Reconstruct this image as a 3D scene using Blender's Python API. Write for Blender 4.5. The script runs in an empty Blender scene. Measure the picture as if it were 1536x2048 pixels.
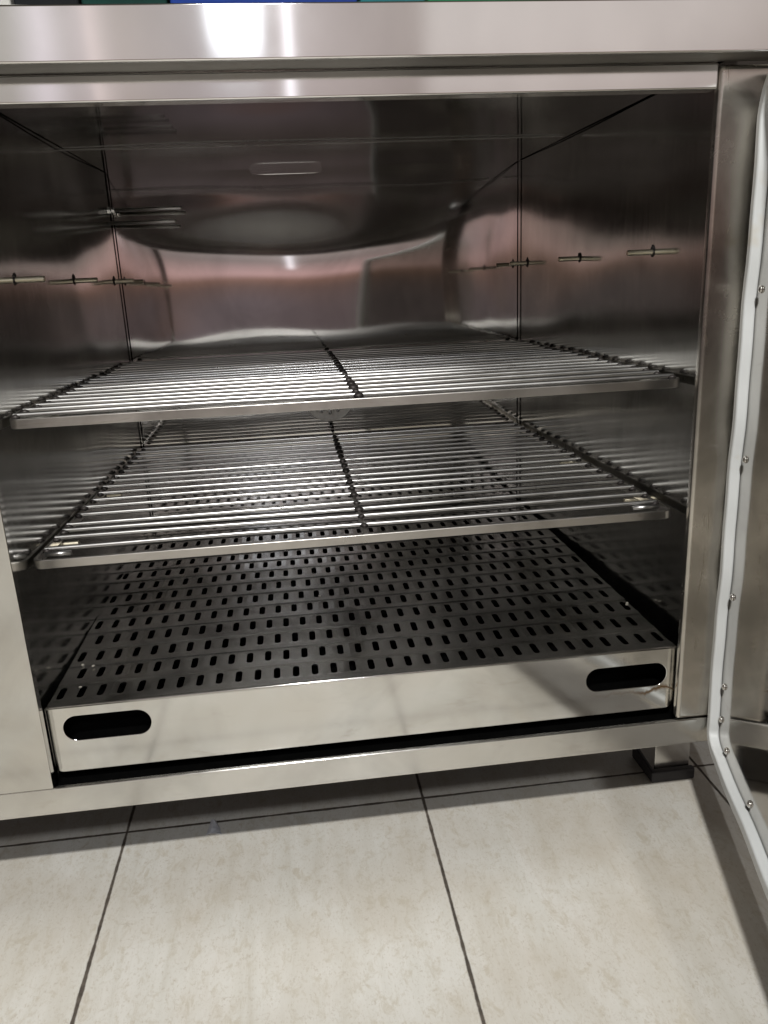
import bpy, bmesh, math, random
from mathutils import Vector, Matrix
random.seed(7)
S = bpy.context.scene
COL = S.collection

# ------------------------------------------------------------------ camera
cam = bpy.data.objects.new('camera', bpy.data.cameras.new('camera'))
COL.objects.link(cam)
right = Vector((0.99166, -0.12098, -0.04441))
up = Vector((0.07643, 0.27457, 0.95853))
fwd = Vector((0.10377, 0.95393, -0.28152))
m = Matrix((right, up, -fwd)).transposed().to_4x4()
m.translation = Vector((0.32619, -0.87847, 0.57951))
cam.matrix_world = m
cam.data.sensor_fit = 'VERTICAL'
cam.data.sensor_height = 32.0
cam.data.lens = 1577.3 / 2048 * 32.0
cam.data.clip_start = 0.02
cam.data.clip_end = 60
S.camera = cam

# ------------------------------------------------------------------ light
world = bpy.data.worlds.new('World')
S.world = world
world.use_nodes = True


class NT:
    def __init__(s, nt):
        s.nt = nt

    def n(s, typ, **kw):
        nd = s.nt.nodes.new(typ)
        ins = kw.pop('ins', {})
        for k, v in kw.items():
            setattr(nd, k, v)
        for k, v in ins.items():
            s.set(nd, k, v)
        return nd

    def set(s, nd, k, v):
        sock = nd.inputs[k]
        if isinstance(v, bpy.types.NodeSocket):
            s.nt.links.new(v, sock)
        else:
            sock.default_value = v

    def math(s, op, a, b=None, c=None, clamp=False):
        nd = s.nt.nodes.new('ShaderNodeMath')
        nd.operation = op
        nd.use_clamp = clamp
        s.set(nd, 0, a)
        if b is not None:
            s.set(nd, 1, b)
        if c is not None:
            s.set(nd, 2, c)
        return nd.outputs[0]

    def ramp(s, fac, stops, interp='LINEAR'):
        nd = s.nt.nodes.new('ShaderNodeValToRGB')
        cr = nd.color_ramp
        cr.interpolation = interp
        while len(cr.elements) < len(stops):
            cr.elements.new(0.5)
        for e, (p, c) in zip(cr.elements, stops):
            e.position = p
            e.color = (*c, 1) if len(c) == 3 else c
        s.set(nd, 0, fac)
        return nd.outputs[0]

    def mix(s, fac, a, b, blend='MIX'):
        nd = s.nt.nodes.new('ShaderNodeMix')
        nd.data_type = 'RGBA'
        nd.blend_type = blend
        s.set(nd, 0, fac)
        s.set(nd, 6, a)
        s.set(nd, 7, b)
        return nd.outputs[2]

    def noise(s, vec, scale, detail=3, rough=.5, dist=0.0):
        nd = s.nt.nodes.new('ShaderNodeTexNoise')
        s.set(nd, 'Vector', vec)
        s.set(nd, 'Scale', scale)
        s.set(nd, 'Detail', detail)
        s.set(nd, 'Roughness', rough)
        s.set(nd, 'Distortion', dist)
        return nd.outputs['Fac']

    def mapping(s, vec, scale=(1, 1, 1), loc=(0, 0, 0)):
        nd = s.nt.nodes.new('ShaderNodeMapping')
        s.set(nd, 'Vector', vec)
        nd.inputs['Scale'].default_value = scale
        nd.inputs['Location'].default_value = loc
        return nd.outputs[0]


def g(v):
    return (v, v, v)


# the room around the cabinet (pale walls, darker shop floor level), as a soft procedural environment
w = NT(world.node_tree)
tc = w.n('ShaderNodeTexCoord').outputs['Generated']
sep = w.n('ShaderNodeSeparateXYZ', ins={0: tc})
el = w.math('MULTIPLY_ADD', sep.outputs[2], 0.5, 0.5)
az = w.math('ARCTAN2', sep.outputs[0], w.math('MULTIPLY', sep.outputs[1], -1.0))   # 0 = looking at the camera's back
azd = w.math('MULTIPLY_ADD', az, 180 / math.pi / 120, 0.5)                       # -60..60 deg -> 0..1
base = w.ramp(el, [(0.0, (.08, .07, .06)), (0.42, (.09, .075, .065)), (0.48, (.17, .14, .145)), (0.50, (.20, .14, .125)), (0.513, (.30, .18, .14)), (0.525, (.74, .50, .48)), (0.56, (.36, .305, .29)),
                   (0.62, (.64, .605, .59)), (0.67, (.58, .56, .545)), (0.75, (.15, .128, .105)), (1.0, (.07, .06, .05))])


def azp(d):
    return d / 120 + .5


cols = w.ramp(azd, [(0.0, g(.55)), (azp(-34), (.70, .72, .68)), (azp(-14), (.95, .96, .92)), (azp(-11.2), (1.15, 1.1, 1.15)), (azp(-9), (.92, .87, .85)),
                    (azp(-4), (.95, .92, .95)), (azp(2), (.98, .92, .93)), (azp(9.7), (.84, .78, .76)), (azp(10.9), (1.28, 1.24, 1.23)),
                    (azp(28), (1.1, 1.05, 1.03)), (azp(34), (.9, .84, .80)), (1.0, g(.5))])
nz = w.noise(w.mapping(tc, (3, 3, 1.4)), 2.2, 3, .6)
var = w.ramp(nz, [(0.3, g(.82)), (0.7, g(1.12))])
c1 = w.mix(1.0, base, cols, 'MULTIPLY')
c1 = w.mix(1.0, c1, var, 'MULTIPLY')
# bright upright bands added to the environment to put highlights on the brushed steel
inel = w.ramp(el, [(.535, g(0)), (.545, g(1)), (.66, g(1)), (.68, g(0))])
strip = w.ramp(azd, [(azp(-15.5), g(0)), (azp(-13.6), (.42, .38, .46)), (azp(-12.2), g(0)), (azp(-11.25), g(0)), (azp(-11.0), (1.3, 1.1, 1.05)), (azp(-10.75), (.25, .2, .18)),
                     (azp(-9.6), g(0)), (azp(1.0), g(0)), (azp(1.1), (4, 4, 4.4)), (azp(1.35), (4, 4, 4.4)), (azp(1.45), g(0))])
c1 = w.mix(inel, c1, strip, 'ADD')
lip_band = w.ramp(azd, [(azp(-3.6), g(0)), (azp(-3.0), (2.8, 3.0, 3.3)), (azp(-.6), (2.8, 3.0, 3.3)), (azp(-.1), g(0))])
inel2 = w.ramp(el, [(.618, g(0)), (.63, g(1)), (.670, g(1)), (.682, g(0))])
c1 = w.mix(inel2, c1, lip_band, 'ADD')
bg = world.node_tree.nodes['Background']
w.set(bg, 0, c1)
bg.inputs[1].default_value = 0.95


def area(name, loc, target, sx, sy, power, col):
    L = bpy.data.lights.new(name, 'AREA')
    L.shape = 'RECTANGLE'
    L.size, L.size_y = sx, sy
    L.energy = power
    L.color = col
    o = bpy.data.objects.new(name, L)
    COL.objects.link(o)
    o.location = loc
    d = Vector(target) - Vector(loc)
    o.rotation_euler = d.to_track_quat('-Z', 'Y').to_euler()
    return o


area('ceiling_light', (.215, -1.66, 2.3), (.4, -.1, 0), .12, .08, 70, (1, .985, .95))
area('ceiling_light', (.375, -2.5, 2.3), (.3, 0, .3), .05, .20, 25, (.97, .98, 1.0))

S.render.engine = 'CYCLES'
cy = S.cycles
cy.max_bounces = 14
cy.glossy_bounces = 10
cy.diffuse_bounces = 4
cy.caustics_reflective = True
cy.blur_glossy = 0.6
cy.sample_clamp_indirect = 2.5
S.view_settings.view_transform = 'Standard'
S.view_settings.look = 'None'
S.view_settings.gamma = 1
S.view_settings.exposure = 0.0

# ------------------------------------------------------------------ materials


def new_mat(name):
    mt = bpy.data.materials.new(name)
    mt.use_nodes = True
    t = NT(mt.node_tree)
    b = mt.node_tree.nodes['Principled BSDF']
    pos = t.n('ShaderNodeNewGeometry').outputs['Position']
    obj = t.n('ShaderNodeTexCoord').outputs['Object']
    return mt, t, b, pos, obj


def steel(name, base=(.56, .54, .505), rough=.12, aniso=0.0, tangent=(1, 0, 0), grain=None, gbump=.02, smudge=.35, wave=0.0, stains=0.0, rvar=.5, streak=0.0, rust=False):
    mt, t, b, pos, obj = new_mat(name)
    b.inputs['Metallic'].default_value = 1.0
    sm = t.noise(t.mapping(pos, (5, 5, 5)), 1.4, 5, .62, .6)
    fine = t.noise(pos, 60, 4, .6)
    k = t.ramp(sm, [(0.36, g(1 - smudge)), (0.6, g(1.0))])
    colr = t.mix(1.0, (*base, 1), k, 'MULTIPLY')
    if stains:
        st = t.noise(t.mapping(pos, (16, 16, 2.2) if grain and grain[2] < 10 else (3, 3, 14)), 3.1, 5, .7, 1.2)
        sf = t.ramp(st, [(0.60, g(0)), (0.72, g(stains))])
        colr = t.mix(sf, colr, (.20, .145, .08, 1))
    t.set(b, 'Base Color', colr)
    r = t.math('MULTIPLY_ADD', sm, rough * rvar * 2, rough * (1 - rvar))
    r = t.math('MULTIPLY_ADD', fine, rough * .4, r)
    if streak:
        sk = t.noise(t.mapping(pos, (420, 420, 5)), 1.0, 3, .6)
        r = t.math('MULTIPLY_ADD', t.math('SUBTRACT', sk, .5), streak, r, clamp=True)
        colr = t.mix(1.0, colr, t.ramp(sk, [(.3, g(.90)), (.7, g(1.0))]), 'MULTIPLY')
        t.set(b, 'Base Color', colr)
    if rust:
        sp = t.n('ShaderNodeSeparateXYZ', ins={0: pos})
        wn1 = t.noise(t.mapping(pos, (22, 1, 1), (0, 0, 0)), 1.0, 4, .65)
        zc_ = t.math('MULTIPLY_ADD', wn1, .050, .0145)
        dz = t.math('ABSOLUTE', t.math('SUBTRACT', sp.outputs[2], zc_))
        thick = t.math('MULTIPLY_ADD', t.noise(pos, 60, 3, .6), .0120, -.0020)
        on = t.math('SUBTRACT', 1.0, t.math('DIVIDE', dz, thick), clamp=True)
        gate = t.ramp(sp.outputs[0], [(.672, g(0)), (.74, g(.35)), (.765, g(1))])
        on = t.math('MULTIPLY', on, gate)
        colr = t.mix(on, colr, (.22, .12, .04, 1))
        t.set(b, 'Base Color', colr)
        r = t.math('MULTIPLY_ADD', on, .3, r)
    if stains:
        r = t.math('MULTIPLY_ADD', sf, .25, r)
    t.set(b, 'Roughness', r)
    last = None
    if grain:
        gr = t.noise(t.mapping(pos, grain), 1.0, 2, .6)
        bp = t.n('ShaderNodeBump', ins={'Strength': 1.0, 'Distance': gbump * .001, 'Height': gr})
        last = bp.outputs[0]
    if wave:
        wn = t.noise(pos, 6.0, 1, .4)
        bp = t.n('ShaderNodeBump', ins={'Strength': 1.0, 'Distance': wave, 'Height': wn})
        if last is not None:
            t.set(bp, 'Normal', last)
        last = bp.outputs[0]
    if last is not None:
        t.set(b, 'Normal', last)
    if aniso:
        b.inputs['Anisotropic'].default_value = aniso
        cx = t.n('ShaderNodeCombineXYZ', ins={0: tangent[0], 1: tangent[1], 2: tangent[2]})
        t.set(b, 'Tangent', cx.outputs[0])
    return mt


def plain(name, col, rough=.6, metal=0.0, var=.15, scale=40, spec=.5):
    mt, t, b, pos, obj = new_mat(name)
    nn = t.noise(pos, scale, 5, .6)
    k = t.ramp(nn, [(0.3, g(1 - var)), (0.7, g(1 + var * .5))])
    t.set(b, 'Base Color', t.mix(1.0, (*col, 1), k, 'MULTIPLY'))
    t.set(b, 'Roughness', t.math('MULTIPLY_ADD', nn, .2, rough - .1))
    b.inputs['Metallic'].default_value = metal
    b.inputs['Specular IOR Level'].default_value = spec
    return mt


M = {}
M['lip'] = steel('brushed_steel_top', (.80, .785, .77), .065, aniso=.8, tangent=(0, 0, 1), smudge=.05, wave=.0003, rvar=.2)
M['front'] = steel('satin_steel_front', (.70, .69, .66), .17, aniso=.7, tangent=(0, 0, 1), grain=(4, 4, 700), gbump=.006, smudge=.18, wave=.0006, stains=.12)
M['stile'] = steel('satin_steel_upright', (.64, .61, .56), .20, aniso=.7, tangent=(1, 0, 0), grain=(700, 700, 3), gbump=.008, smudge=.34, wave=.0014, stains=.45)
M['panel'] = steel('polished_steel_panel', (.71, .70, .67), .10, smudge=.16, wave=.0012, stains=.1)
M['tray_front'] = steel('polished_steel_tray', (.76, .755, .73), .09, smudge=.18, wave=.0008, stains=.15, rust=True)
M['inner'] = steel('mirror_steel_lining', (.70, .685, .665), .085, smudge=.22, wave=.0004, rvar=.35, streak=.10)
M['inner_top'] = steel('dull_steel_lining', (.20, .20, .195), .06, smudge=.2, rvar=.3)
M['flange'] = steel('dull_steel_flange', (.30, .295, .28), .30, smudge=.25, stains=.2)
M['inner_back'] = steel('mirror_steel_back', (.70, .685, .665), .045, smudge=.15, rvar=.3)
M['inner_side'] = steel('brushed_steel_side', (.64, .635, .61), .115, smudge=.22, rvar=.3, streak=.12)
M['plate'] = steel('dull_steel_plate', (.43, .425, .415), .15, smudge=.45, wave=.0005, stains=.35)
M['rod'] = steel('bright_rod_steel', (.53, .525, .515), .27, smudge=.12)
M['bar'] = steel('flat_bar_steel', (.60, .58, .55), .26, smudge=.25, stains=.3)
M['weld'] = plain('burnt_weld', (.035, .03, .028), .5, .5, .5, 300)
M['pin'] = steel('brassy_pin_steel', (.62, .57, .45), .25, smudge=.2)
M['screw'] = steel('screw_steel', (.7, .68, .65), .22, smudge=.2)
M['black'] = plain('black_rubber', (.018, .018, .02), .6, 0, .3, 60)
M['dark'] = plain('seam_and_shade_black', (.003, .003, .003), .95, 0, .3, 60, .0)  # near-black for seams; paints shade on the base plate and behind the tray
M['door'] = steel('mirror_steel_door', (.52, .50, .47), .07, smudge=.25, wave=.0006, stains=.25)
M['vent'] = plain('vent_cover_metal', (.75, .74, .70), .6, .0, .2, 80)


def gasket_mat():
    mt, t, b, pos, obj = new_mat('white_silicone')
    nn = t.noise(pos, 9, 4, .6)
    c = t.mix(t.ramp(nn, [(.62, g(0)), (.78, g(.8))]), (.60, .62, .625, 1), (.46, .38, .24, 1))
    t.set(b, 'Base Color', c)
    b.inputs['Roughness'].default_value = .42
    b.inputs['Subsurface Weight'].default_value = .0
    return mt


M['gasket'] = gasket_mat()


def tile_mat():
    mt, t, b, pos, obj = new_mat('cream_floor_tile')
    sp = t.n('ShaderNodeSeparateXYZ', ins={0: pos})
    T = .4308
    wob = t.noise(pos, 30, 5, .7)

    def line(coord, off):
        f = t.math('MODULO', t.math('ADD', t.math('SUBTRACT', coord, off), T * 20.5), T)
        d = t.math('ABSOLUTE', t.math('SUBTRACT', f, T / 2))
        d = t.math('MULTIPLY_ADD', wob, .0038, t.math('SUBTRACT', d, .0005))
        return d
    dx = line(sp.outputs[0], .0425)
    dy = line(sp.outputs[1], .121)
    d = t.math('MINIMUM', dx, dy)
    grout = t.ramp(t.math('MULTIPLY', d, 100), [(.28, g(1)), (.42, g(0))])
    # cloudy streaks that run along the tile towards the cabinet, and fine specks
    n1 = t.noise(t.mapping(pos, (26, 3.2, 1)), 1.3, 7, .68, .5)
    n2 = t.noise(t.mapping(pos, (5, 4, 1)), 1.6, 5, .6, .4)
    n3 = t.noise(t.mapping(pos, (420, 170, 1)), 1.0, 3, .7)
    c = t.ramp(n1, [(.28, (.50, .475, .42)), (.46, (.565, .55, .505)), (.62, (.60, .585, .545)), (.8, (.53, .50, .445))])
    c = t.mix(t.ramp(n2, [(.42, g(0)), (.72, g(.6))]), c, (.46, .41, .335, 1))
    c = t.mix(t.ramp(n3, [(.56, g(0)), (.72, g(.6))]), c, (.40, .345, .27, 1))
    n5 = t.noise(t.mapping(pos, (70, 40, 1)), 1.0, 5, .75, .6)
    c = t.mix(t.ramp(n5, [(.52, g(0)), (.66, g(.65))]), c, (.44, .395, .315, 1))
    n4 = t.noise(pos, 150, 4, .8)
    c = t.mix(t.ramp(n4, [(.58, g(0)), (.68, g(.55))]), c, (.38, .33, .265, 1))
    gn = t.noise(pos, 90, 4, .7)
    gc = t.ramp(gn, [(.3, (.035, .028, .022)), (.7, (.12, .10, .08))])
    t.set(b, 'Base Color', t.mix(grout, c, gc))
    t.set(b, 'Roughness', t.math('MULTIPLY_ADD', grout, .4, t.math('MULTIPLY_ADD', n2, .18, .30)))
    b.inputs['Specular IOR Level'].default_value = .4
    h = t.math('MULTIPLY_ADD', grout, -1.0, t.math('MULTIPLY', n1, .10))
    bp = t.n('ShaderNodeBump', ins={'Strength': .6, 'Distance': .0012, 'Height': h})
    t.set(b, 'Normal', bp.outputs[0])
    return mt


M['tile'] = tile_mat()

# ------------------------------------------------------------------ mesh helpers


def link(name, bm, mat, parent=None, smooth=False, bevel=0.0, seg=2):
    me = bpy.data.meshes.new(name)
    bmesh.ops.recalc_face_normals(bm, faces=bm.faces[:])
    bm.to_mesh(me)
    bm.free()
    me.materials.append(mat)
    o = bpy.data.objects.new(name, me)
    COL.objects.link(o)
    if parent is not None:
        o.parent = parent
    if smooth:
        for p in me.polygons:
            p.use_smooth = True
    if bevel:
        md = o.modifiers.new('bevel', 'BEVEL')
        md.width = bevel
        md.segments = seg
        md.limit_method = 'ANGLE'
        md.angle_limit = math.radians(40)
        md.harden_normals = True
        for p in me.polygons:
            p.use_smooth = True
    return o


def empty(name, loc=(0, 0, 0)):
    o = bpy.data.objects.new(name, None)
    COL.objects.link(o)
    o.empty_display_size = .05
    o.location = loc
    return o


def tag(o, label=None, cat=None, group=None, kind=None):
    for k, v in (('label', label), ('category', cat), ('group', group), ('kind', kind)):
        if v:
            o[k] = v
    return o


def box(bm, x0, x1, y0, y1, z0, z1):
    v = [bm.verts.new((x, y, z)) for x in (x0, x1) for y in (y0, y1) for z in (z0, z1)]
    for f in ((0, 1, 3, 2), (4, 6, 7, 5), (0, 4, 5, 1), (2, 3, 7, 6), (0, 2, 6, 4), (1, 5, 7, 3)):
        bm.faces.new([v[i] for i in f])


def B(name, mat, parent, *d, bevel=0.0, seg=2):
    bm = bmesh.new()
    box(bm, *d)
    return link(name, bm, mat, parent, bevel=bevel, seg=seg)


def tube(bm, pts, r, n=10, cap=True):
    rings = []
    for i, p in enumerate(pts):
        p = Vector(p)
        a = Vector(pts[max(i - 1, 0)])
        b = Vector(pts[min(i + 1, len(pts) - 1)])
        d = (b - a).normalized()
        ref = Vector((0, 0, 1)) if abs(d.z) < .9 else Vector((1, 0, 0))
        u = d.cross(ref).normalized()
        v = u.cross(d)
        rr = r[i] if isinstance(r, (list, tuple)) else r
        rings.append([bm.verts.new(p + u * rr * math.cos(2 * math.pi * k / n) + v * rr * math.sin(2 * math.pi * k / n)) for k in range(n)])
    for a, b in zip(rings, rings[1:]):
        for k in range(n):
            bm.faces.new((a[k], a[(k + 1) % n], b[(k + 1) % n], b[k]))
    if cap:
        bm.faces.new(rings[0])
        bm.faces.new(rings[-1][::-1])


def sweep(bm, pts, nrm, w, t, closed=False):
    """rectangular bar along pts lying in a plane with normal nrm; w across in plane, t along the normal"""
    nrm = Vector(nrm).normalized()
    rings = []
    n = len(pts)
    for i in range(n):
        p = Vector(pts[i])
        a = Vector(pts[(i - 1) % n]) if closed or i > 0 else p
        b = Vector(pts[(i + 1) % n]) if closed or i < n - 1 else p
        d1 = (p - a).normalized() if (p - a).length > 1e-9 else (b - p).normalized()
        d2 = (b - p).normalized() if (b - p).length > 1e-9 else d1
        d = (d1 + d2).normalized()
        s = nrm.cross(d)
        k = 1 / max(.5, d.dot(d1))
        rings.append([bm.verts.new(p + s * w / 2 * sx * k + nrm * t / 2 * sy) for sx, sy in ((-1, -1), (1, -1), (1, 1), (-1, 1))])
    rng = range(n) if closed else range(n - 1)
    for i in rng:
        a, b = rings[i], rings[(i + 1) % n]
        for k in range(4):
            bm.faces.new((a[k], a[(k + 1) % 4], b[(k + 1) % 4], b[k]))
    if not closed:
        bm.faces.new(rings[0])
        bm.faces.new(rings[-1][::-1])


def rrect(x0, x1, y0, y1, rs, n=8):
    """rounded rectangle; rs radii for (x0,y0),(x1,y0),(x1,y1),(x0,y1)"""
    out = []
    for (cx, cyy, r, a0) in ((x0, y0, rs[0], 180), (x1, y0, rs[1], 270), (x1, y1, rs[2], 0), (x0, y1, rs[3], 90)):
        sx = 1 if cx == x0 else -1
        sy = 1 if cyy == y0 else -1
        if r <= 0:
            out.append((cx, cyy))
            continue
        ox, oy = cx + sx * r, cyy + sy * r
        for i in range(n + 1):
            a = math.radians(a0 + 90 * i / n)
            out.append((ox + r * math.cos(a), oy + r * math.sin(a)))
    return out


def plate(name, loops, thick, bev, mat, parent, fn):
    """flat plate with holes from 2D loops, given its thickness; fn maps (u,v,w) -> xyz"""
    cu = bpy.data.curves.new('outline', 'CURVE')
    cu.dimensions = '2D'
    cu.fill_mode = 'BOTH'
    cu.extrude = thick / 2 - bev
    cu.bevel_depth = bev
    cu.bevel_resolution = 2
    for lp in loops:
        sp = cu.splines.new('POLY')
        sp.points.add(len(lp) - 1)
        for p, (x, y) in zip(sp.points, lp):
            p.co = (x, y, 0, 1)
        sp.use_cyclic_u = True
    ob = bpy.data.objects.new('outline', cu)
    COL.objects.link(ob)
    dg = bpy.context.evaluated_depsgraph_get()
    me = bpy.data.meshes.new_from_object(ob.evaluated_get(dg))
    bpy.data.objects.remove(ob)
    bpy.data.curves.remove(cu)
    me.name = name
    for v in me.vertices:
        v.co = Vector(fn(*v.co))
    me.materials.clear()
    me.materials.append(mat)
    o = bpy.data.objects.new(name, me)
    COL.objects.link(o)
    o.parent = parent
    return o


def wavy(name, mat, parent, fn, nu, nv, thick=.001):
    bm = bmesh.new()
    vs = [[bm.verts.new(fn(i / nu, j / nv)) for j in range(nv + 1)] for i in range(nu + 1)]
    for i in range(nu):
        for j in range(nv):
            bm.faces.new((vs[i][j], vs[i + 1][j], vs[i + 1][j + 1], vs[i][j + 1]))
    return link(name, bm, mat, parent, smooth=True)


# ------------------------------------------------------------------ the floor
bm = bmesh.new()
bmesh.ops.create_grid(bm, x_segments=2, y_segments=2, size=4.0)
bmesh.ops.translate(bm, vec=(0.3, -0.5, -.164), verts=bm.verts)
fl = link('floor', bm, M['tile'])
tag(fl, 'cream stone-look floor tiles with dark grout lines', None, None, 'structure')

# ------------------------------------------------------------------ the cabinet
cab = tag(empty('steel_cabinet', (.4, 0, -.164)), 'large stainless steel counter cabinet with its right door standing open and shelves inside', 'cabinet')
CI = Matrix.Translation((-.4, 0, .164))


class Off:
    pass


# parts are modelled in world coordinates; shift them once at the end
XL, XR = -.62, .892
HT = .7585
bm = bmesh.new()
prof = [(-.04, .7836), (-.0355, .7836), (-.0355, .8115), (.775, .8115), (.775, .7836), (.80, .7836), (.80, .8316), (-.04, .8316)]
ends = [[bm.verts.new((x, a, b)) for a, b in prof] for x in (XL, .98)]
for i in range(len(prof)):
    j = (i + 1) % len(prof)
    bm.faces.new((ends[0][i], ends[0][j], ends[1][j], ends[1][i]))
bm.faces.new(ends[0])
bm.faces.new(ends[1][::-1])
link('countertop', bm, M['lip'], cab, bevel=.0022, seg=3)
B('under_flange', M['flange'], cab, XL, .979, -.0352, -.0022, .7839, .7852)
B('header_panel', M['lip'], cab, XL, .7985, .0, .020, HT, .7835, bevel=.002)
B('upper_rail', M['front'], cab, XL, .7985, .0005, .020, .7848, .8110, bevel=.001)
RAIL = B('bottom_rail', M['front'], cab, XL, XR, .0, .0065, -.037, 0.0, bevel=.0018, seg=3)
B('left_panel', M['panel'], cab, XL, .0, -.004, .009, .0022, HT - .001, bevel=.0015)
B('right_upright', M['stile'], cab, .7995, XR, -.001, .013, .0018, .7820, bevel=.0055, seg=5)
B('right_side_panel', M['panel'], cab, .876, XR - .002, .0135, .79, -.036, .783)
B('underside', M['dark'], cab, XL + .01, .874, .0068, .79, -.036, -.018)


# interior lining
def xw_l(y):
    return -.007 + .019 * (y - .03) / .737


def xw_r(y):
    return .825 - .018 * (y - .03) / .737


D = .767
ZB, ZC = -.0165, .795


def gs(x, c, s):
    return math.exp(-((x - c) / s) ** 2)


def backfn(u, v):
    x = -.010 + u * (.8065 + .010 + .006)
    z = ZB + v * (ZC - ZB)
    X = min(max(x / .8, 0), 1)
    env = math.sin(math.pi * X) ** .8 if 0 < X < 1 else 0
    y = D
    en2 = math.sin(math.pi * X ** .75) ** 1.1 if 0 < X < 1 else 0
    y += .0082 * en2 * gs(max(min(z, .745), 0), .745, .085)
    y -= .0008 * en2 * gs(z, .59, .06)
    y -= .0008 * gs(x, .10, .06) * gs(z, .47, .05)
    y += .0007 * gs(x, .05, .03) * gs(z, .50, .07)
    y += .0003 * math.sin(z * 46 + 3.0 * X) * env * gs(z, .70, .10)
    y += .0005 * math.sin(x * 19 + z * 9) * env
    return (x, y, z)


def leftfn(u, v):
    y = .010 + u * (D - .005)
    z = ZB + v * (ZC - ZB)
    Y = u
    env = math.sin(math.pi * min(max(Y, 0), 1)) * min(max((Y - .18) / .4, 0), 1) ** 1.5
    x = xw_l(y)
    x -= .0045 * env * gs(min(z, .735), .735, .085)
    x += .0006 * env * gs(z, .58, .06)
    x += .0006 * math.sin(z * 40 + y * 9) * env
    x += .0007 * math.sin(y * 21 + z * 6) * env
    return (x, y, z)


def rightfn(u, v):
    y = .0135 + u * (D - .0085)
    z = ZB + v * (ZC - ZB)
    Y = u
    env = math.sin(math.pi * min(max(Y, 0), 1)) * min(max((Y - .18) / .4, 0), 1) ** 1.5
    x = xw_r(y)
    x += .0030 * env * gs(min(z, .735), .735, .09)
    x -= .0004 * env * gs(z, .58, .07)
    x += .0006 * math.sin(z * 34 + y * 12) * env
    x += .0006 * math.sin(y * 23 + z * 8) * env
    return (x, y, z)


def ceilfn(u, v):
    x = -.024 + u * .858
    y = .021 + v * (D - .010)
    e = math.sin(math.pi * u) * math.sin(math.pi * v)
    return (x, y, ZC + .0008 * e * math.sin(y * 15 + 2 * x) + .0005 * e * math.sin(x * 9))


wavy('back_wall', M['inner_back'], cab, backfn, 90, 90)
wavy('side_wall', M['inner_side'], cab, leftfn, 70, 80)
wavy('side_wall', M['inner_side'], cab, rightfn, 70, 80)
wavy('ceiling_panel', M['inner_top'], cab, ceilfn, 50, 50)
B('base_plate', M['dark'], cab, -.016, .828, .0068, D + .004, -.0172, -.0062)  # steel in shadow under the tray, its shade put into the colour
# folded seams in the two rear corners
for xs in (.0145, .8035):
    bm = bmesh.new()
    tube(bm, [(xs, D - .0015, -.005), (xs, D - .0002, .7945)], .0011, 6)
    link('corner_seam', bm, M['dark'], cab, smooth=True)
for (xa_, ya_, xb_, yb_) in ((-.0045, .04, .0118, D - .006), (.8235, .04, .8062, D - .006)):
    bm = bmesh.new()
    tube(bm, [(xa_, ya_, .7943), (xb_, yb_, .7948)], .0006, 6)
    link('corner_seam', bm, M['dark'], cab, smooth=True)

bm = bmesh.new()
sweep(bm, [(-.008, .492, ZC - .0014), (.30, .4905, ZC - .0022), (.60, .4905, ZC - .0022), (.80, .492, ZC - .0006)], (0, 0, 1), .0035, .0016)
link('roof_joint', bm, M['rod'], cab)

# shelf pegs fixed in the side walls
for z in (.600, .4265, .2545):
    for y in (.185, .445, .715):
        for side in (0, 1):
            xw = xw_l(y) if side == 0 else xw_r(y)
            dd = 1 if side == 0 else -1
            ln = .036 if z > .5 else .026
            x0 = xw - .003 * dd
            bm = bmesh.new()
            tube(bm, [(x0, y, z), (xw + dd * (ln - .001), y, z), (xw + dd * ln, y, z)], [.0038, .0038, .0030], 12)
            p = link('shelf_peg', bm, M['pin'], cab, smooth=True)
            md = p.modifiers.new('e', 'EDGE_SPLIT')
            bm = bmesh.new()
            rj = random.uniform(.8, 1.15)
            bmesh.ops.create_icosphere(bm, subdivisions=3, radius=.0068 * rj, matrix=Matrix.Translation((xw, y, z + .001)) @ Matrix.Diagonal((.35, .75, 1.15, 1)))
            for v in bm.verts:
                v.co += Vector((0, random.uniform(-1, 1), random.uniform(-1, 1.4))) * .0012
            link('peg_weld', bm, M['weld'], p, smooth=True)

# two thermostat bulbs near the rear left corner
for (z, x1, nut) in ((.727, .147, True), (.704, .134, False)):
    bm = bmesh.new()
    tube(bm, [(.008, .735, z), (x1 - .003, .735, z), (x1, .735, z)], [.0030, .0030, .002], 12)
    pr_ = link('sensor_probe', bm, M['rod'], cab, smooth=True)
    if nut:
        bm = bmesh.new()
        tube(bm, [(.011, .735, z), (.0175, .735, z)], .0065, 6)
        tube(bm, [(.0190, .735, z), (.0245, .735, z)], .0060, 6)
        link('nut', bm, M['screw'], pr_)

# round vent cover on the back wall
bm = bmesh.new()
cxv, czv = .401, .353


def disc_pts(r, y, n=48):
    return [(cxv + r * math.cos(2 * math.pi * k / n), y, czv + r * math.sin(2 * math.pi * k / n)) for k in range(n)]


loops = [[(.050 * math.cos(2 * math.pi * k / 48), .050 * math.sin(2 * math.pi * k / 48)) for k in range(48)]]
for q in range(12):
    a = 2 * math.pi * q / 12
    lp = []
    for (r, da) in ((.020, -.13), (.036, -.13), (.038, 0), (.036, .13), (.020, .13), (.019, 0)):
        lp.append((r * math.cos(a + da), r * math.sin(a + da)))
    loops.append(lp)
bm.free()
plate('vent_cover', loops, .004, .001, M['vent'], cab, lambda u, v, w_: (cxv + u, D - .006 + w_, czv + v))
bm = bmesh.new()
tube(bm, [(cxv, D - .0035, czv), (cxv, D - .0015, czv)], .042, 40)
link('vent_backing', bm, M['plate'], cab)

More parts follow.
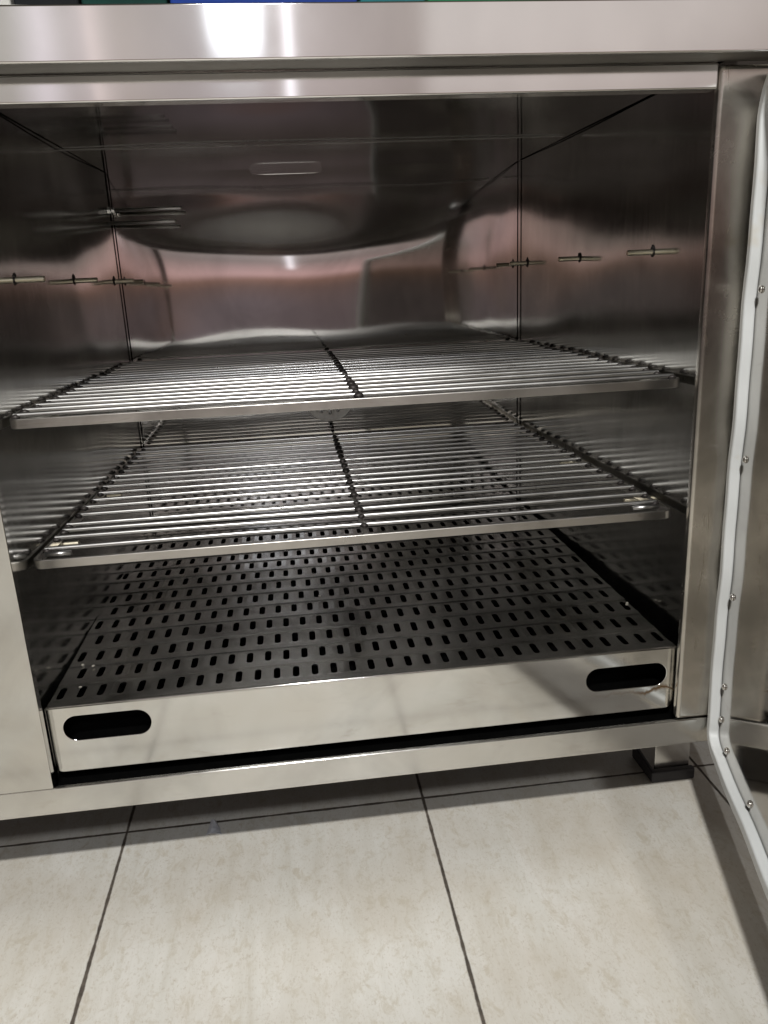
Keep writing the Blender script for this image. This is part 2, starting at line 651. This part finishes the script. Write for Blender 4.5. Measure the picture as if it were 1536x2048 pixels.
# legs with rubber boots
for (lx, ly) in ((.826, .104), (-.52, .104), (.826, .70), (-.52, .70)):
    bm = bmesh.new()
    v = [(lx, ly), (lx + .055, ly), (lx + .055, ly + .05), (lx + .0525, ly + .05), (lx + .0525, ly + .0025), (lx, ly + .0025)]
    lo_v = [bm.verts.new((a, b, -.160)) for a, b in v]
    hi_v = [bm.verts.new((a, b, -.0365)) for a, b in v]
    for i in range(6):
        bm.faces.new((lo_v[i], lo_v[(i + 1) % 6], hi_v[(i + 1) % 6], hi_v[i]))
    bm.faces.new(lo_v)
    bm.faces.new(hi_v)
    lg = link('leg', bm, M['front'], cab, bevel=.0008)
    bm = bmesh.new()
    x0, x1, y0, y1 = lx - .009, lx + .059, ly - .012, ly + .060
    v = [(x0, y0), (x1, y0), (x1, y0 + .011), (x0 + .007, y0 + .011), (x0 + .007, y1), (x0, y1)]
    lo_v = [bm.verts.new((a, b, -.1638)) for a, b in v]
    hi_v = [bm.verts.new((a, b, -.1455 + (.006 if b > y0 + .02 else 0))) for a, b in v]
    for i in range(6):
        bm.faces.new((lo_v[i], lo_v[(i + 1) % 6], hi_v[(i + 1) % 6], hi_v[i]))
    bm.faces.new(lo_v)
    bm.faces.new(hi_v)
    link('rubber_foot', bm, M['black'], lg, bevel=.0025)

# the open door: a sheet steel box swung towards the viewer
TH = math.radians(16.0)
HX = .842
dv = Vector((-math.sin(TH), -math.cos(TH), 0))      # along the door, away from its hinge
nv = Vector((-math.cos(TH), math.sin(TH), 0))       # out of the inner face, into the opening
H0 = Vector((HX, 0, 0))
GT = .013                                            # how far the seal stands proud of the sheet
TILT = .020


def dp(s, z, w_=0.0):
    """door coordinates: s along, z up, w_ out of the inner sheet; the seal's outer face is at w_=GT"""
    return H0 + dv * (s + TILT * (z - .35)) + nv * (w_ - GT) + Vector((0, 0, z - TILT * s * .5))


door_lp = rrect(.000, .83, -.052, .772, (.006,) * 4, 5)
door = plate('door', [door_lp], .034, .003, M['door'], cab, lambda u, v, w_: dp(u, v, w_ - .017))
for v in door.data.polygons:
    v.use_smooth = False


def spath(n=12):
    lp = rrect(.012, .800, -.030, .768, (.035, .035, .042, .045), n)
    pts = []
    for i in range(len(lp)):
        a, b = lp[i], lp[(i + 1) % len(lp)]
        L = math.dist(a, b)
        k = max(1, int(L / .02))
        for j in range(k):
            pts.append((a[0] + (b[0] - a[0]) * j / k, a[1] + (b[1] - a[1]) * j / k))
    out = []
    for (s, z) in pts:
        ds = .0022 * math.sin(z * 31 + 1) + .0014 * math.sin(z * 67) if s < .03 else 0
        if s < .1 and z < .02:
            ds += .004 * math.exp(-((z + .0) / .012) ** 2)
        dz = .0016 * math.sin(s * 40) if z < 0 else 0
        out.append(dp(s + ds, z + dz, GT / 2))
    return out


bm = bmesh.new()
sweep(bm, spath(), nv, .015, GT, closed=True)
gk = link('gasket', bm, M['gasket'], door, bevel=.003, seg=3)
# thin retaining lip inside the seal
SC = [(.030, z) for z in (.735, .552, .360, .185, .060, .012)] + [(s, -.012) for s in (.065, .17, .27, .37, .47, .57, .67, .77)] + [(.782, z) for z in (.1, .3, .5, .7)] + [(s, .748) for s in (.2, .4, .6)]
for (s, z) in SC:
    bm = bmesh.new()
    p0 = dp(s, z, .0)
    rings = []
    tube(bm, [p0, p0 + nv * .0015, p0 + nv * .0028, p0 + nv * .0034], [.0046, .0044, .0030, .0009], 14)
    link('screw', bm, M['screw'], door, smooth=True)

# ------------------------------------------------------------------ perforated tray cover
tray = tag(empty('perforated_tray', (.4, .4, -.006)), 'low steel tray cover with rows of slots and two handle openings on the cabinet floor', 'tray')
XA, XB, YT, ZT, ZBt = -.0005, .8035, .018, .0997, .0106
bm = bmesh.new()
PX, PY = .0245, .0525
SLW, SLL = .0043, .0150
NR = 14


def top_z(x, y):
    return ZT + .0005 * math.sin(y * 30 + x * 3) + .0004 * math.sin(x * 9)


def vtx(x, y, dz=0.0):
    return bm.verts.new((x, y, top_z(x, y) + dz))


def flat(x0, x1, y0, y1, nx=8):
    e = .0022
    for i in range(nx):
        a, b = x0 + (x1 - x0) * i / nx, x0 + (x1 - x0) * (i + 1) / nx
        q = [[vtx(xx, yy, dz) for xx in (a, b)] for yy, dz in ((y0, -.0014), (y0 + e, 0), (y1 - e, 0), (y1, -.0014))]
        for k in range(3):
            bm.faces.new((q[k][0], q[k][1], q[k + 1][1], q[k + 1][0]))


ystart = .055 - PY / 2
for r in range(NR):
    yc = .0555 + PY * r
    xs0 = .0095 if r % 2 == 0 else .0215
    nc = 33 if r % 2 == 0 else 32
    hb = .0185                                     # half height of the slotted band
    y0b, y1b = yc - hb, yc + hb
    lo = xs0 - PX / 2
    hi = xs0 + PX * (nc - .5)
    lo_, hi_ = XA + .001, XB - .001
    for k in range(nc):
        xc = xs0 + PX * k
        cx0 = lo_ if k == 0 else xc - PX / 2
        cx1 = hi_ if k == nc - 1 else xc + PX / 2
        outer, inner = [], []
        n4 = 4
        cs = [(cx0, y0b), (cx1, y0b), (cx1, y1b), (cx0, y1b)]
        for e in range(4):
            a, b = cs[e], cs[(e + 1) % 4]
            for j in range(n4):
                outer.append((a[0] + (b[0] - a[0]) * j / n4, a[1] + (b[1] - a[1]) * j / n4))
        jl = random.uniform(-.0006, .0006)
        ln = SLL - SLW
        arc = []
        # bottom half circle spans corners 0->1, right side 1->2 and so on
        for j in range(4):
            an = math.radians(180 + 180 * j / 4)
            arc.append((xc + SLW * math.cos(an), yc - ln + SLW * math.sin(an)))
        for j in range(4):
            arc.append((xc + SLW, yc - ln + 2 * ln * j / 4))
        for j in range(4):
            an = math.radians(180 * j / 4)
            arc.append((xc + SLW * math.cos(an), yc + ln + SLW * math.sin(an)))
        for j in range(4):
            arc.append((xc - SLW, yc + ln - 2 * ln * j / 4))
        sunk = -.0017
        vo = [vtx(x, y, -.0014) for x, y in outer]
        vi = [vtx(x, y + jl, sunk) for x, y in arc]
        vd = [bm.verts.new((v.co.x, v.co.y, v.co.z - .0022)) for v in vi]
        for j in range(16):
            q = (j + 1) % 16
            bm.faces.new((vo[j], vo[q], vi[q], vi[j]))
            bm.faces.new((vi[j], vi[q], vd[q], vd[j]))
    # plain strip between this band and the next
    flat(lo_, hi_, y1b, yc + PY - hb if r < NR - 1 else .764)
flat(XA + .001, XB - .001, YT + .0018, .0555 - .0185)
tp = link('slotted_top', bm, M['plate'], tray)
fr = [rrect(XA, XB, ZBt, ZT - .0002, (.010, .012, .001, .001), 6)]
for (a, b, c, d_) in ((.0155, .1225, .0515, .0865), (.6800, .7920, .0445, .0790)):
    r_ = (d_ - c) / 2 - .0001
    fr.append(rrect(a, b, c, d_, (r_,) * 4, 10))
plate('front_panel', fr, .0022, .0009, M['tray_front'], tray, lambda u, v, w_: (u, YT + .0011 + w_, v))
B('side_panel', M['plate'], tray, XA, XA + .0012, YT + .003, .764, -.0055, ZT - .002)
B('side_panel', M['plate'], tray, XB - .0012, XB, YT + .003, .764, -.0055, ZT - .002)
B('shade_backing', M['dark'], tray, XA + .003, XB - .003, YT + .03, YT + .032, -.0058, ZT - .006)  # black sheet added so the space behind the handle openings reads as shade
# folded front edge
bm = bmesh.new()
tube(bm, [(XA + .001, YT + .0014, ZT - .0012), (XB - .001, YT + .0014, ZT - .0012)], .0017, 12)
link('folded_edge', bm, M['tray_front'], tray, smooth=True)

# ------------------------------------------------------------------ wire shelves


def shelf(label, zb, y1, yrod, xl, xr, bent):
    root = tag(empty('wire_shelf', (.4, .4, zb)), label, 'shelf', 'wire shelves inside the cabinet')
    yb = .752
    xlb, xrb = xl + .014, xr - .012
    zt = zb + .0115
    zc = zb + .00575
    bm = bmesh.new()
    c = .010
    pts = [(xlb, yb, zc)]
    for i in range(7):
        a = math.radians(180 + 90 * i / 6)
        pts.append((xl + c + c * math.cos(a), y1 + c + c * math.sin(a), zc))
    for i in range(7):
        a = math.radians(270 + 90 * i / 6)
        pts.append((xr - c + c * math.cos(a), y1 + c + c * math.sin(a), zc))
    pts.append((xrb, yb, zc))
    sweep(bm, pts, (0, 0, 1), .0045, .0115, closed=True)
    link('frame', bm, M['bar'], root, bevel=.001)
    B('centre_bar', M['bar'], root, .4035, .4085, y1 + .003, yb - .003, zb + .0004, zb + .0112, bevel=.0008)
    rz = zt + .0026
    y = yrod
    k = 0
    while y < yb - .004:
        f = (y - y1) / (yb - y1)
        x0 = xl + (xlb - xl) * f + .002 + random.uniform(-.002, .003)
        x1 = xr + (xrb - xr) * f - .002 + random.uniform(-.004, .001)
        dy0, dy1, dm = random.uniform(-.0015, .0015), random.uniform(-.0015, .0015), random.uniform(-.0012, .0012)
        if k in bent:
            dy0 += bent[k]
        bm = bmesh.new()
        pts = []
        for i in range(9):
            u = i / 8
            pts.append((x0 + (x1 - x0) * u, y + dy0 * (1 - u) + dy1 * u + dm * math.sin(math.pi * u), rz + .0006 * math.sin(math.pi * 2 * u + k)))
        tube(bm, pts, .0031, 14)
        rd = link('rod', bm, M['rod'], root, smooth=True)
        rd.modifiers.new('e', 'EDGE_SPLIT')
        # burnt weld spots where the rod meets the frame and the centre bar
        for xx in (x0 + .002, x1 - .002, .406):
            bm = bmesh.new()
            u = (xx - x0) / (x1 - x0)
            yy = y + dy0 * (1 - u) + dy1 * u + dm * math.sin(math.pi * u)
            wr = random.uniform(.0046, .0062) if xx == .406 else random.uniform(.0042, .0055)
            s = bmesh.ops.create_icosphere(bm, subdivisions=2, radius=wr, matrix=Matrix.Translation((xx, yy - .001, zt + (.0018 if xx == .406 else .0008))) @ Matrix.Diagonal((1.2, 1.2, .75, 1)))
            for v in s['verts']:
                v.co += Vector((random.uniform(-1, 1), random.uniform(-1, 1), random.uniform(-1, 1))) * .0006
            link('weld', bm, M['weld'], rd, smooth=True)
        y += .0395
        k += 1
    # short stubs at the front corners
    for (a, b) in ((xl + .006, xl + .038), (xr - .042, xr - .006)):
        bm = bmesh.new()
        tube(bm, [(a, y1 + .026, zt - .002), (b, y1 + .026, zt - .002)], .0030, 10)
        link('stub', bm, M['rod'], root, smooth=True)
    return root


shelf('upper wire shelf of steel rods, nearer the top of the cabinet', .4335, .069, .080, .0005, .8120, {})
shelf('lower wire shelf of steel rods, just above the slotted tray', .2615, .068, .101, -.0005, .8100, {1: .006, 3: -.012, 9: .004})

# ------------------------------------------------------------------ pale specks added to model lamp glints on the tray
cm = plain('glint_speck_surface', (.30, .28, .24), .7, 0, .3, 300)
for (x, y) in ((.0330, .122), (.0300, .0640), (.3450, .300), (.7960, .160), (.7990, .166), (.0180, .128)):
    bm = bmesh.new()
    bmesh.ops.create_icosphere(bm, subdivisions=1, radius=.0021)
    for v in bm.verts:
        v.co = Vector((v.co.x * random.uniform(.6, 1.4), v.co.y * random.uniform(.6, 1.4), v.co.z * random.uniform(.4, .9)))
    o = link('glint_speck', bm, cm)
    o.location = (x, y, ZT + .0012)
    tag(o, 'tiny pale speck modelling a lamp glint on the slotted steel tray', 'glint_speck', 'glint specks on the slotted tray')

# ------------------------------------------------------------------ scrap on the floor
bm = bmesh.new()
SG = [[(.1570, .0935, -.1634), (.1600, .1040, -.1600), (.1640, .1160, -.1545), (.1665, .1200, -.1600)],
      [(.1630, .0905, -.1590), (.1655, .0985, -.1560), (.1668, .1120, -.1520), (.1690, .1170, -.1580)],
      [(.1700, .0910, -.1600), (.1715, .0980, -.1590), (.1715, .1060, -.1585), (.1720, .1120, -.1610)],
      [(.1795, .0915, -.1634), (.1770, .0975, -.1632), (.1765, .1030, -.1628), (.1745, .1085, -.1630)]]
vs = [[bm.verts.new(p) for p in row] for row in SG]
for i in range(3):
    for j in range(3):
        bm.faces.new((vs[i][j], vs[i + 1][j], vs[i + 1][j + 1], vs[i][j + 1]))
sc = link('foil_scrap', bm, plain('grey_foil', (.50, .52, .56), .4, .2, .2, 120))
md = sc.modifiers.new('s', 'SOLIDIFY')
md.thickness = .0006
tag(sc, 'small torn grey foil scrap on the floor tile under the cabinet edge', 'scrap')

# ------------------------------------------------------------------ packs standing on the counter


def pack(name, label, cat, col, x0, x1, h, y0=-.020, dep=.10, flaps=None, grp='packs standing on the countertop'):
    zc = .8318
    root = tag(empty(name, ((x0 + x1) / 2, y0, zc)), label, cat, grp)
    mt = plain(name + '_skin', col, .8, 0, .3, 25, .1)
    B('body', mt, root, x0, x1, y0, y0 + dep, zc + .0003, zc + h, bevel=.003)
    return root


pack('dark_pouch', 'near-black pack at the far left end of the countertop', 'pack', (.008, .008, .010), -.16, .080, .10)
pack('white_carton', 'narrow white carton between two dark packs on the countertop', 'carton', (.35, .35, .33), .0825, .0975, .09)
pack('dark_pouch', 'near-black pack right of the narrow white carton', 'pack', (.006, .007, .008), .100, .158, .11)
pack('teal_pouch', 'dark green pack left of the long blue pack', 'pack', (.004, .022, .018), .160, .238, .10)
pack('blue_pouch', 'long blue pack left of centre on the countertop', 'pack', (.008, .025, .14), .2405, .417, .12)
pack('teal_pouch', 'small bluish green pack right of the long blue pack', 'pack', (.01, .09, .10), .4195, .483, .10)
gp = pack('green_pouch', 'green pack with a white barcode label on the countertop', 'pack', (.008, .13, .05), .4855, .682, .11)
mt, t, b_, pos, obj = new_mat('barcode_print')
sx = t.n('ShaderNodeSeparateXYZ', ins={0: pos}).outputs[0]
wv = t.noise(t.n('ShaderNodeCombineXYZ', ins={0: t.math('MULTIPLY', sx, 900.0)}).outputs[0], 1.0, 1, .5)
t.set(b_, 'Base Color', t.ramp(wv, [(.49, g(.02)), (.51, g(.4))]))
B('barcode_label', mt, gp, .612, .664, -.0212, -.0202, .8330, .862)
pack('beige_carton', 'beige cardboard box at the right end of the countertop', 'box', (.24, .20, .165), .6845, .93, .12)

# shift every part so that it sits correctly under its thing's origin
bpy.context.view_layer.update()
for o in list(COL.objects):
    if o.parent is not None:
        top = o.parent
        while top.parent is not None:
            top = top.parent
        if o.parent is top:
            o.data.transform(Matrix.Translation(-Vector(top.location)))
        else:
            o.data.transform(Matrix.Translation(-Vector(top.location)))
